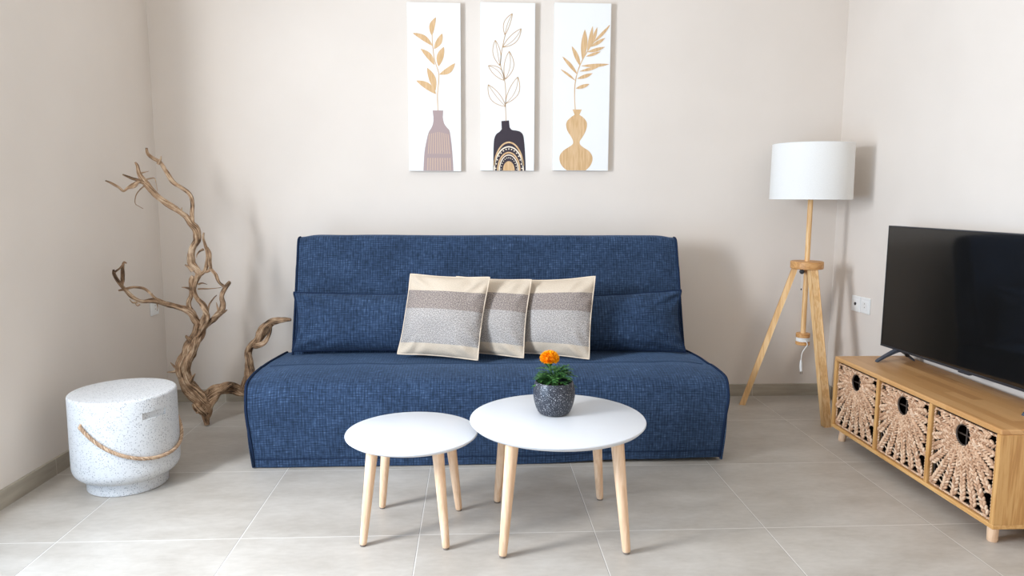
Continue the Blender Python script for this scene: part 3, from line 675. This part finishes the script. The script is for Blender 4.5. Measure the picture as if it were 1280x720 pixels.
bb = MB(); bb.lathe([(0, .362), (.034, .362), (.036, .364), (.036, .378), (.034, .380), (0, .380)], (lx, ly, 0), 40); bb.lathe([(0, .379), (.022, .379), (.022, .403), (0, .403)], (lx, ly, 0), 24); bb.build('winder_flange', M['lampdisc'], bobo, angle=30)
cdm = MB(); pts = []
for k in range(150):
    a = k*.42; pts.append((lx+(.030+.005*noise.noise(Vector((k*.17, 0, 0))))*math.cos(a), ly+(.030+.005*noise.noise(Vector((0, k*.13, 0))))*math.sin(a), .392+.009*math.sin(k*.13)))
cdm.tube(pts, .0038, 6)
x0, y0, zz = at(1004, 432, ly-.036)
cdm.tube(catmull([(lx-.004, ly-.034, .392), (lx+.004, ly-.041, .380), (lx+.005, ly-.043, .365), tuple(at(1003.2, 440, ly-.040)), tuple(at(1001.8, 446, ly-.037)), tuple(at(1001.2, 452, ly-.036))], 6), .0026, 8)
cord = cdm.build('cord', M['cord'], lamp)
pa, pb, pc = [Vector(at(*q)) for q in ((1001.2, 450, ly-.036), (1001, 459, ly-.036), (1001.5, 464, ly-.036))]
pl = MB(); pl.tube([pa, pa*.7+pb*.3, pb, pc], [.0035, .0055, .0075, .007], 12); plug = pl.build('plug', M['white_plastic'], cord)
pn = MB()
for o in (-.0045, .0045): pn.tube([pc+Vector((o, 0, 0)), pc+Vector((o, 0, -.016))], .0018, 8)
pn.build('prong', plain('prong metal', (150, 140, 120), .3, .5, 1), plug)
pcrd = MB(); kp = Vector((kx+.004, ky, kz-.006))
pcrd.tube([kp, kp+Vector((0, 0, -.06)), kp+Vector((-.001, 0, -.085))], .0009, 5); pcd = pcrd.build('pull_cord', M['cord'], lamp)
pe = MB(); pe.tube([kp+Vector((-.001, 0, -.083)), kp+Vector((-.001, 0, -.092))], [.0025, .003], 8); pe.build('pull_bead', M['black'], pcd)

# ------------------------------------------------------------------ cabinet with three baskets
CX0, CX1, CY0, CY1, CZ0, CZ1 = 1.70, 2.045, 2.155, 3.238, .062, .403
cab = thing('media_cabinet', 'low wooden cabinet with three open bays under the television', 'cabinet', ((CX0+CX1)/2, (CY0+CY1)/2, 0))
TH = .020
MB().box((CX0, CY0, CZ1-TH), (CX1, CY1, CZ1), .006, 3).build('top_board', M['oak_top'], cab, angle=50)
MB().box((CX0+.0005, CY0+.0005, CZ0), (CX1, CY1-.0005, CZ0+TH-.004), .003).build('bottom_board', M['oak_edge'], cab, angle=50)
for y in (CY0, CY1-TH): MB().box((CX0+.0005, y+.0003, CZ0+TH-.005), (CX1, y+TH-.0003, CZ1-TH+.001), .002).build('side_panel', M['oak_side'], cab, angle=50)
bay = (CY1-CY0-2*TH-2*.018)/3; bays = []
for k in range(3):
    y1 = CY1-TH-k*(bay+.018); bays.append((y1-bay, y1))
    if k < 2: MB().box((CX0+.002, y1-bay-.018, CZ0+TH-.005), (CX1-.01, y1-bay, CZ1-TH+.001), .002).build('divider', M['oak_side'], cab, angle=50)
MB().box((CX1-.008, CY0+TH, CZ0+TH-.005), (CX1-.001, CY1-TH, CZ1-TH+.001)).build('back_panel', M['oak_side'], cab, smooth=False)
for y in (CY0+.055, CY1-.045):
    for x, dx in ((CX0+.045, -.004), (CX1-.045, .004)):
        dy = -.006 if y < 2.7 else .010
        MB().tube([(x+dx, y+dy, 0), (x+dx, y+dy, .003), (x, y, CZ0+.001)], [.0145, .0165, .0185], 24).build('leg', M['beech'], cab)
# baskets: built once, then copied
BW, BZ0, BZ1, BD = bay-.008, CZ0+TH-.003, CZ1-TH-.006, .27
BH = BZ1-BZ0
def make_basket():
    """local frame: x depth (0 = front face, positive to the wall), y across, z up from the base"""
    root = thing('woven_basket', '', 'basket', (0, 0, 0), 'woven baskets in the cabinet')
    hw = BW/2; hc = Vector((0, 0, BH*.835-.045+.002)); hc.z = BH-.055; hr = .038
    wv = MB(); ell = bmesh.new(); bmesh.ops.create_uvsphere(ell, u_segments=8, v_segments=5, radius=1)
    EV = [v.co.copy() for v in ell.verts]; ell.verts.index_update(); EF = [[v.index for v in f.verts] for f in ell.faces]; ell.free()
    def seed_(c, d, L, W, D):
        d = d.normalized(); s = Vector((0, -d.z, d.y)); nrm = Vector((1, 0, 0))
        wv.add([c+d*(p.z*L)+s*(p.x*W)+nrm*(p.y*D) for p in EV], EF)
    rays = []
    NR = 28
    for k in range(NR):
        a = 2*PI*(k+.5)/NR; d = Vector((0, math.cos(a), math.sin(a)))
        ty = (hw-.012)/abs(d.y) if abs(d.y) > 1e-6 else 9; tz = ((BH-hc.z-.010)/d.z if d.z > 0 else (hc.z-.012)/-d.z) if abs(d.z) > 1e-6 else 9
        R = min(ty, tz); rays.append((d, R)); s = Vector((0, -d.z, d.y))
        r = hr+.006; j = 0
        while r < R:
            wd = .0046+.0042*min(1, (r-hr)/.13); stp = .0132+.0008*random.random()
            for sg in (-1, 1):
                dd = d*.80-s*sg*.60+Vector((0, random.uniform(-.05, .05), random.uniform(-.05, .05)))
                rr = r+(stp*.5 if sg > 0 else 0)
                if rr > R: continue
                seed_(hc+d*rr+s*(sg*wd*.85)+Vector((-.003-.003*random.random()+(0.002 if k % 2 else 0), 0, 0)), dd, .0112, wd*.62, .0062)
            r += stp; j += 1
    # thin ladder strands across the gaps
    th = MB()
    for k in range(NR):
        d1, R1 = rays[k]; d2, R2 = rays[(k+1) % NR]; r = hr+.045
        while r < min(R1, R2)-.004:
            if (d1-d2).length*r > .016:
                a = hc+d1*(r+random.uniform(-.003, .003)); b_ = hc+d2*(r+random.uniform(-.003, .003)); mid = (a+b_)/2+Vector((.001, 0, random.uniform(-.002, .001)))
                th.tube([a, mid, b_], .0017, 5)
                if random.random() < .75: th.tube([a+d1*.0035, mid+d1*.004, b_+d2*.003], .0014, 5)
            r += .0165
    # rope round the rim of the panel and round the hole
    def border(pts, closed=True, r_=.005, step=.011):
        P_ = [Vector(p) for p in pts]; n = len(P_)
        for i in range(n):
            a, b_ = P_[i], P_[(i+1) % n]; L = (b_-a).length; m_ = max(1, int(L/step))
            for q in range(m_):
                c = a+(b_-a)*((q+.5)/m_); t = (b_-a).normalized(); s = Vector((0, -t.z, t.y))
                seed_(c+Vector((-.002, 0, 0)), t*.9+s*.45, step*.72, r_*.72, r_*.8)
    border([(0, -hw+.005, .006), (0, hw-.005, .006), (0, hw-.005, BH-.006), (0, -hw+.005, BH-.006)])
    front = wv.build('front_weave', M['weave'], root, angle=60)
    th.build('cross_strand', M['weave_thin'], front)
    ring = MB(); ring.tube([hc+Vector((-.002, (hr-.001)*math.cos(t*2*PI/40), (hr-.001)*math.sin(t*2*PI/40))) for t in range(40)], .0035, 8, closed=True); ring.build('handle_rim', M['wire'], front)
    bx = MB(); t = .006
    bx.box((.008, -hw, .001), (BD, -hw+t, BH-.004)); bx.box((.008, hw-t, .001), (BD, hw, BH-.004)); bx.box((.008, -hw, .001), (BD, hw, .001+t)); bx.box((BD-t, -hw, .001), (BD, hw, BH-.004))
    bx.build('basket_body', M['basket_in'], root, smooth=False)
    wr = MB()
    for y in (0,): wr.tube([(.010, y, .004), (.010, y, BH-.006)], .003, 8)
    wr.tube([(.010, -hw+.004, hc.z-.004), (.010, hw-.004, hc.z-.004)], .003, 8)
    wr.tube([(.010, -hw+.004, BH-.007), (.010, hw-.004, BH-.007)], .003, 8); wr.tube([(.010, -hw+.004, .006), (.010, hw-.004, .006)], .003, 8)
    for y in (-hw+.006, hw-.006): wr.tube([(.010, y, .004), (.010, y, BH-.006)], .003, 8)
    wr.build('wire_frame', M['wire'], root)
    return root
def copy_tree(o, parent=None):
    c = o.copy(); C.objects.link(c); c.parent = parent
    for ch in list(o.children): copy_tree(ch, c)
    return c
bas = make_basket()
blabels = ['woven natural fibre basket in the cabinet bay nearest the floor lamp', 'woven natural fibre basket in the middle bay of the cabinet', 'woven natural fibre basket in the cabinet bay farthest from the floor lamp']
for k, (y0, y1) in enumerate(bays):
    o = bas if k == 0 else copy_tree(bas)
    o.location = (CX0+.014, (y0+y1)/2, BZ0); o['label'] = blabels[k]

# ------------------------------------------------------------------ television
tx, ty0, ty1, tz0, tz1 = 1.950, 2.165, 3.226, .456, 1.018
tv = thing('television', 'large flat black television standing on the wooden cabinet', 'television', (tx, (ty0+ty1)/2, CZ1))
cs = MB(); cs.box((tx+.002, ty0, tz0), (tx+.030, ty1, tz1), .003); cs.box((tx+.028, ty0+.12, tz0+.03), (tx+.046, ty1-.12, tz0+.34), .008); cs.build('housing', M['black'], tv, angle=40)
MB().box((tx-.0015, ty0+.004, tz0+.009), (tx+.003, ty1-.004, tz1-.004), .0008).build('screen', M['screen'], tv, angle=40)
bz = MB(); bz.box((tx-.004, ty0, tz0), (tx+.006, ty1, tz0+.009), .0015); bz.box((tx-.003, ty0, tz1-.0045), (tx+.005, ty1, tz1+.0005), .001)
for y in (ty0, ty1-.004): bz.box((tx-.003, y, tz0), (tx+.005, y+.004, tz1), .001)
bzo = bz.build('bezel', M['tvgrey'], tv, angle=40)
MB().box((tx-.006, (ty0+ty1)/2-.03, tz0-.006), (tx+.010, (ty0+ty1)/2+.03, tz0+.002), .002).build('sensor_housing', M['tvgrey'], bzo, angle=40)
for yc in (3.115, 2.30):
    ap = Vector((tx+.012, yc, tz0+.004)); 
    stand = None
    for dx, w0, w1 in ((-.105, .026, .019), (.078, .024, .017)):
        tip = Vector((tx+.012+dx, yc, CZ1)); sg = 1 if dx > 0 else -1
        pts = [ap+Vector((-sg*.008, 0, 0)), ap+Vector((sg*.012, 0, -.006)), ap*.45+tip*.55+Vector((0, 0, .004)), tip+Vector((0, 0, .004))]
        q = catmull([tuple(p) for p in pts], 6); mb = MB(); vs = []; fs = []; n = len(q)
        for i, p in enumerate(q):
            k = i/(n-1); w = w0+(w1-w0)*k; h = .020-.010*k; p = Vector(p)
            for a, b_ in ((-1, -1), (1, -1), (1, 1), (-1, 1)): vs.append(p+Vector((0, a*w/2, 0))+Vector((-sg*.3*b_*h/2, 0, b_*h/2 if i < n-1 else max(b_, -1)*.004)))
        for i in range(n-1):
            for a in range(4): fs.append([i*4+a, i*4+(a+1) % 4, (i+1)*4+(a+1) % 4, (i+1)*4+a])
        fs += [[0, 3, 2, 1], [(n-1)*4+a for a in range(4)]]
        mb.add(vs, fs); lo = min(v.z for v in mb.v); 
        for v in mb.v: v.z = max(v.z, CZ1+.0003)
        mb.build('foot', M['tvfoot'], tv, angle=40)
    sc_ = MB(); sc_.tube([(tx+.045, yc-.01, tz0-.018), (tx+.040, yc-.024, tz0-.020)], [.009, .009], 12); sc_.tube([(tx+.055, yc+.006, tz0-.014), (tx+.05, yc-.012, tz0-.014)], [.008, .008], 12); sc_.build('foot_screw', M['black'], tv)

tv.rotation_euler.z = .070

# ------------------------------------------------------------------ wall sockets
def socket(label, c, nrm, along, kind):
    c, n, a = Vector(c), Vector(nrm).normalized(), Vector(along).normalized(); up = Vector((0, 0, 1))
    t = thing('wall_socket', label, 'wall socket', c, 'white wall sockets')
    def plate(w, h, d0, d1, bev):
        bm = bmesh.new(); bmesh.ops.create_cube(bm, size=1)
        for v in bm.verts: v.co = Vector((v.co.x*w, v.co.y*h, (v.co.z+.5)*(d1-d0)+d0))
        bmesh.ops.bevel(bm, geom=bm.edges[:], offset=bev, segments=2, profile=.5, affect='EDGES')
        for v in bm.verts: v.co = c+a*v.co.x+up*v.co.y+n*v.co.z
        m_ = MB(); m_.frombm(bm); m_.boxy = True; return m_
    plate(.084, .084, 0, .008, .003).build('cover_plate', M['white_plastic'], t)
    ins = plate(.048, .048, .0075, .0095, .001).build('insert', M['white_plastic'], t)
    hm = MB()
    if kind == 'aerial':
        hm.tube([c+n*.008, c+n*.0125], [.0085, .0085], 16)
        hm.build('aerial_port', M['black'], t)
    else:
        hm.tube([c+n*.0085, c+n*.0098], [.018, .018], 24); hm.build('plug_well', M['cord'], t)
        h2 = MB()
        for o in (-.0095, .0095): h2.tube([c+up*o+n*.009, c+up*o+n*.0102], [.0028, .0028], 10)
        h2.build('plug_hole', M['glide'], t)
socket('white wall socket with a dark round port, beside the floor lamp', (XRW(3.716), 3.716, .580), (-1, -.022, 0), (.022, -1, 0), 'aerial')
socket('white wall socket with plug holes, between the dark port and the television', (XRW(3.628), 3.628, .582), (-1, -.022, 0), (.022, -1, 0), 'mains')
ys = 3.865; socket('white wall socket on the left wall behind the driftwood', (XL(ys), ys, .553), (1, -.0267, 0), (.0267, 1, 0), 'mains')

# ------------------------------------------------------------------ wall panels
def panel(label, pxl, pxr, pyt, pyb, zl, zr, zt, zb):
    """zl..zb: face edges in drawing units; returns root and a drawing function"""
    Yf = 3.948
    a, b_ = at(pxl, pyt, Yf), at(pxr, pyb, Yf); x0, x1, z1, z0 = a.x, b_.x, a.z, b_.z
    root = thing('wall_art', label, 'wall art', ((x0+x1)/2, YB, z0), 'boho vase panels')
    MB().box((x0, Yf, z0), (x1, YB-.0005, z1), .0015).build('board', M['art_board'], root, angle=40)
    kx_, kz_ = (x1-x0)/(zr-zl), (z1-z0)/(zb-zt)
    def L(p): return Vector((x0+(p[0]-zl)*kx_, Yf, z1-(p[1]-zt)*kz_))
    return root, L
def draw(L, poly, name, mat, parent, t=.0012, y=0.0):
    P_ = [L(p) for p in poly]; n = len(P_); mb = MB()
    mb.add([p+Vector((0, -y-t, 0)) for p in P_]+[p+Vector((0, -y, 0)) for p in P_], [list(range(n)), [2*n-1-i for i in range(n)]]+[[i, n+i, n+(i+1) % n, (i+1) % n] for i in range(n)])
    return mb.build(name, mat, parent, smooth=False)
def ribbon(L, pts, w, name, mat, parent, t=.0014, y=0.0, mb=None, per=6):
    q = catmull(pts, per); P_ = [L(p)+Vector((0, -y-t/2, 0)) for p in q]; vs = []; fs = []; n = len(P_)
    for i, p in enumerate(P_):
        tg = (P_[min(i+1, n-1)]-P_[max(i-1, 0)]).normalized(); s = Vector((-tg.z, 0, tg.x))*w/2
        vs += [p+s+Vector((0, -t/2, 0)), p-s+Vector((0, -t/2, 0)), p-s+Vector((0, t/2, 0)), p+s+Vector((0, t/2, 0))]
    for i in range(n-1):
        for a in range(4): fs.append([i*4+a, i*4+(a+1) % 4, i*4+4+(a+1) % 4, i*4+4+a])
    fs += [[0, 1, 2, 3], [n*4-4, n*4-1, n*4-2, n*4-3]]
    m_ = mb or MB(); m_.add(vs, fs)
    if mb is None: return m_.build(name, mat, parent, smooth=False)
def leafpoly(b_, t, w, bend=.12, n=12, peak=.5):
    b_, t = Vector(b_), Vector(t); d = t-b_; s = Vector((-d.y, d.x)).normalized(); Ln = d.length; up, dn = [], []
    for i in range(n+1):
        f = i/n; g = f**(math.log(.5)/math.log(peak)); wd = w/2*math.sin(PI*g)**.85 if 0 < g < 1 else 0
        c = b_+d*f+s*(bend*Ln*math.sin(PI*f)*.5); up.append(c+s*wd); dn.append(c-s*wd)
    return [tuple(p) for p in up]+[tuple(p) for p in dn[-2:0:-1]]
def vasepoly(pts, per=6): return [tuple(p) for p in pts]
# panel 1
root, L = panel('white panel with a mauve bottle vase and tan leafy sprig', 508.5, 576.5, 2.5, 214, 62, 281, 8, 701)
nl = [(163, 447), (165, 460), (166, 475)]; left = catmull([(166, 475), (165, 498), (158, 518), (145, 540), (136, 575), (128, 615), (124, 660), (122, 700)], 4); rightv = catmull([(205, 475), (210, 500), (222, 518), (233, 532), (239, 570), (243, 610), (246, 655), (248, 700)], 4)
v = draw(L, [(163, 447)]+[tuple(p) for p in left]+[tuple(p) for p in rightv[::-1]]+[(207, 447)], 'painted_vase', M['art_mauve'], root)
for k in range(10):
    x = 150+k*8.3+(k-4)*.3; dx = (x-187)*.16
    draw(L, [(x-1.6, 536+abs(k-4.5)*2), (x+1.6, 536+abs(k-4.5)*2), (x+2.4+dx, 626), (x-1.4+dx, 630)], 'vase_stripe', M['art_stripe'], v, .0006, .0012)
    x += dx*1.15; draw(L, [(x-2.4, 646), (x+2.2, 645), (x+1.8+dx*.3, 698), (x-1.8+dx*.3, 698)], 'vase_stripe', M['art_stripe'], v, .0006, .0012)
sp = ribbon(L, [(185, 447), (184, 415), (184, 380), (189, 330), (190, 295), (180, 262), (172, 235), (167, 195), (164, 160), (164, 135)], .0042, 'painted_sprig', M['art_wood'], root)
for qi, (b_, t, w, bd) in enumerate([((163, 142), (180, 67), 23, -.2), ((166, 183), (84, 132), 22, .16), ((171, 196), (206, 132), 24, .1), ((173, 261), (116, 195), 23, .16), ((189, 266), (212, 186), 28, -.1), ((192, 299), (258, 252), 24, .2), ((175, 366), (142, 272), 28, .1), ((179, 380), (96, 325), 27, .14)]):
    draw(L, leafpoly(b_, t, w, bd), 'painted_leaf', M['art_wood'], sp, .0015+.00012*qi)
# panel 2
root, L = panel('white panel with a black arched vase and outlined leaves', 600.5, 667.5, 2.5, 213.5, 365, 580, 8, 697)
vp = [(448, 490), (478, 487)]+[tuple(p) for p in catmull([(481, 516), (490, 526), (508, 529), (524, 534), (535, 548), (540, 580), (543, 620), (545, 660), (546, 697)], 4)]+[tuple(p) for p in catmull([(415, 697), (416, 640), (417, 590), (420, 562), (428, 544), (440, 535), (449, 524)], 4)]
v = draw(L, vp, 'painted_vase', M['art_dark'], root)
AC = (478, 697)
def arch(rx, ry, th, mat, name, y=.0012):
    a0 = math.acos(min(1, 62/rx)) if rx > 62 else 0.0
    out = [(AC[0]+rx*math.cos(t), AC[1]-ry*math.sin(t)) for t in [a0+(PI-2*a0)*i/30 for i in range(31)]]
    inn = [(AC[0]+(rx-th)*math.cos(t), AC[1]-(ry-th*1.1)*math.sin(t)) for t in [a0+(PI-2*a0)*i/30 for i in range(31)]]
    draw(L, out+inn[::-1], name, mat, v, .0006, y)
arch(63, 122, 6, M['art_wood'], 'vase_arch'); arch(61, 103, 5, M['art_cream'], 'vase_arch'); arch(47, 79, 6, M['art_wood'], 'vase_arch'); arch(40, 68, 4, M['art_cream'], 'vase_arch')
dk = [(AC[0]+24*math.cos(PI*i/20), AC[1]-40*math.sin(PI*i/20)) for i in range(21)]
draw(L, dk, 'vase_arch', M['art_wood'], v, .0006, .0012)
for rx, ry, n, r in ((53, 91, 15, 2.7), (32, 54, 13, 2.0)):
    for i in range(n):
        t = PI*(i+.5)/n; c = (AC[0]+rx*math.cos(t), AC[1]-ry*math.sin(t))
        draw(L, [(c[0]+r*math.cos(2*PI*j/10), c[1]+r*math.sin(2*PI*j/10)) for j in range(10)], 'vase_dot', M['art_cream'], v, .0006, .0012)
sp = ribbon(L, [(466, 490), (465, 455), (464, 425), (465, 380), (462, 335), (455, 300), (444, 260), (447, 215), (456, 165), (462, 138)], .0032, 'painted_sprig', M['art_gold'], root)
for b_, t, w, bd in [((461, 138), (490, 52), 24, -.16), ((453, 188), (525, 112), 32, .12), ((441, 262), (423, 160), 30, -.06), ((463, 318), (478, 204), 38, .12), ((458, 322), (396, 263), 34, .16), ((464, 418), (513, 308), 40, .16), ((464, 430), (395, 341), 40, -.14)]:
    lp = leafpoly(b_, t, w, bd, 10); m_ = MB()
    n = 11; up = lp[:n]; dn = [lp[0]]+lp[n:][::-1]+[lp[n-1]]
    for side in (up, dn): ribbon(L, side, .0030, '', None, None, mb=m_, per=2)
    mid = [((a[0]*.62+c[0]*.38), (a[1]*.62+c[1]*.38)) for a, c in zip(up, dn)]; ribbon(L, mid, .0024, '', None, None, mb=m_, per=2)
    m_.build('leaf_outline', M['art_gold'], sp, smooth=False)
# panel 3
root, L = panel('white panel with a wooden gourd vase and palm frond', 693.5, 760, 3, 213.5, 666, 886, 10, 697)
lv = catmull([(749, 464), (735, 474), (720, 490), (716, 508), (722, 532), (735, 553), (744, 572), (743, 586), (728, 598), (708, 612), (695, 628), (691, 646), (696, 668), (708, 685), (722, 696)], 4)
rv = catmull([(768, 464), (784, 476), (797, 494), (798, 515), (790, 540), (779, 560), (771, 574), (773, 588), (788, 601), (806, 613), (818, 628), (823, 645), (820, 664), (810, 682), (796, 696)], 4)
draw(L, [(740, 442)]+[tuple(p) for p in lv]+[tuple(p) for p in rv[::-1]]+[(777, 442)], 'painted_vase', M['art_wood'], root)
sp = ribbon(L, [(751, 442), (748, 400), (748, 350), (753, 310), (762, 275), (776, 240), (795, 205), (815, 172), (848, 135), (880, 98)], .0046, 'painted_sprig', M['art_wood'], root)
for qi, (b_, t, w) in enumerate([((768, 264), (734, 184), 17), ((757, 298), (697, 226), 14), ((750, 324), (691, 278), 9), ((776, 238), (784, 116), 24), ((795, 205), (814, 102), 15), ((806, 188), (832, 106), 13), ((818, 168), (882, 97), 12), ((806, 186), (864, 149), 14), ((795, 207), (864, 185), 14), ((790, 225), (847, 204), 11), ((772, 263), (881, 255), 14), ((765, 286), (846, 263), 12), ((757, 316), (817, 293), 15), ((752, 356), (805, 337), 15)]):
    draw(L, leafpoly(b_, t, w, .04, 10), 'palm_leaflet', M['art_wood'], sp, .0015+.00012*qi)

# ------------------------------------------------------------------ light
def area(name, loc, rot, sx_, sy_, power, col):
    l = bpy.data.lights.new(name, 'AREA'); l.shape = 'RECTANGLE'; l.size = sx_; l.size_y = sy_; l.energy = power; l.color = col
    o = bpy.data.objects.new(name, l); C.objects.link(o); o.location = loc; o.rotation_euler = rot; return o
area('window_daylight', (XL(1.5)-.10, 1.5, 1.475), (0, -PI/2, 0), .85, .5, 112, (.95, .975, 1.0))
area('door_daylight', (XL(1.1)-.13, 1.08, 1.0), (0, -PI/2, 0), 1.9, 1.6, 92, (.46, .70, 1.0))
area('front_fill', (1.0, YF-.1, 1.2), (PI/2, 0, 0), 1.7, 2.2, 21, (1.0, .85, .68))  # added warm fill from behind the camera, not a real daylight source
w = bpy.data.worlds.new('sky'); bpy.context.scene.world = w; w.use_nodes = True
bg = w.node_tree.nodes['Background']; bg.inputs[0].default_value = (.75, .86, 1, 1); bg.inputs[1].default_value = .6
sc = bpy.context.scene
sc.view_settings.view_transform = 'Standard'; sc.view_settings.look = 'None'; sc.view_settings.gamma = 1; sc.view_settings.exposure = -.34
sc.view_settings.use_curve_mapping = False
sc.cycles.use_denoising = True; sc.cycles.max_bounces = 8; sc.cycles.diffuse_bounces = 5; sc.cycles.glossy_bounces = 3
sc.cycles.caustics_reflective = False; sc.cycles.caustics_refractive = False; sc.cycles.sample_clamp_indirect = 6
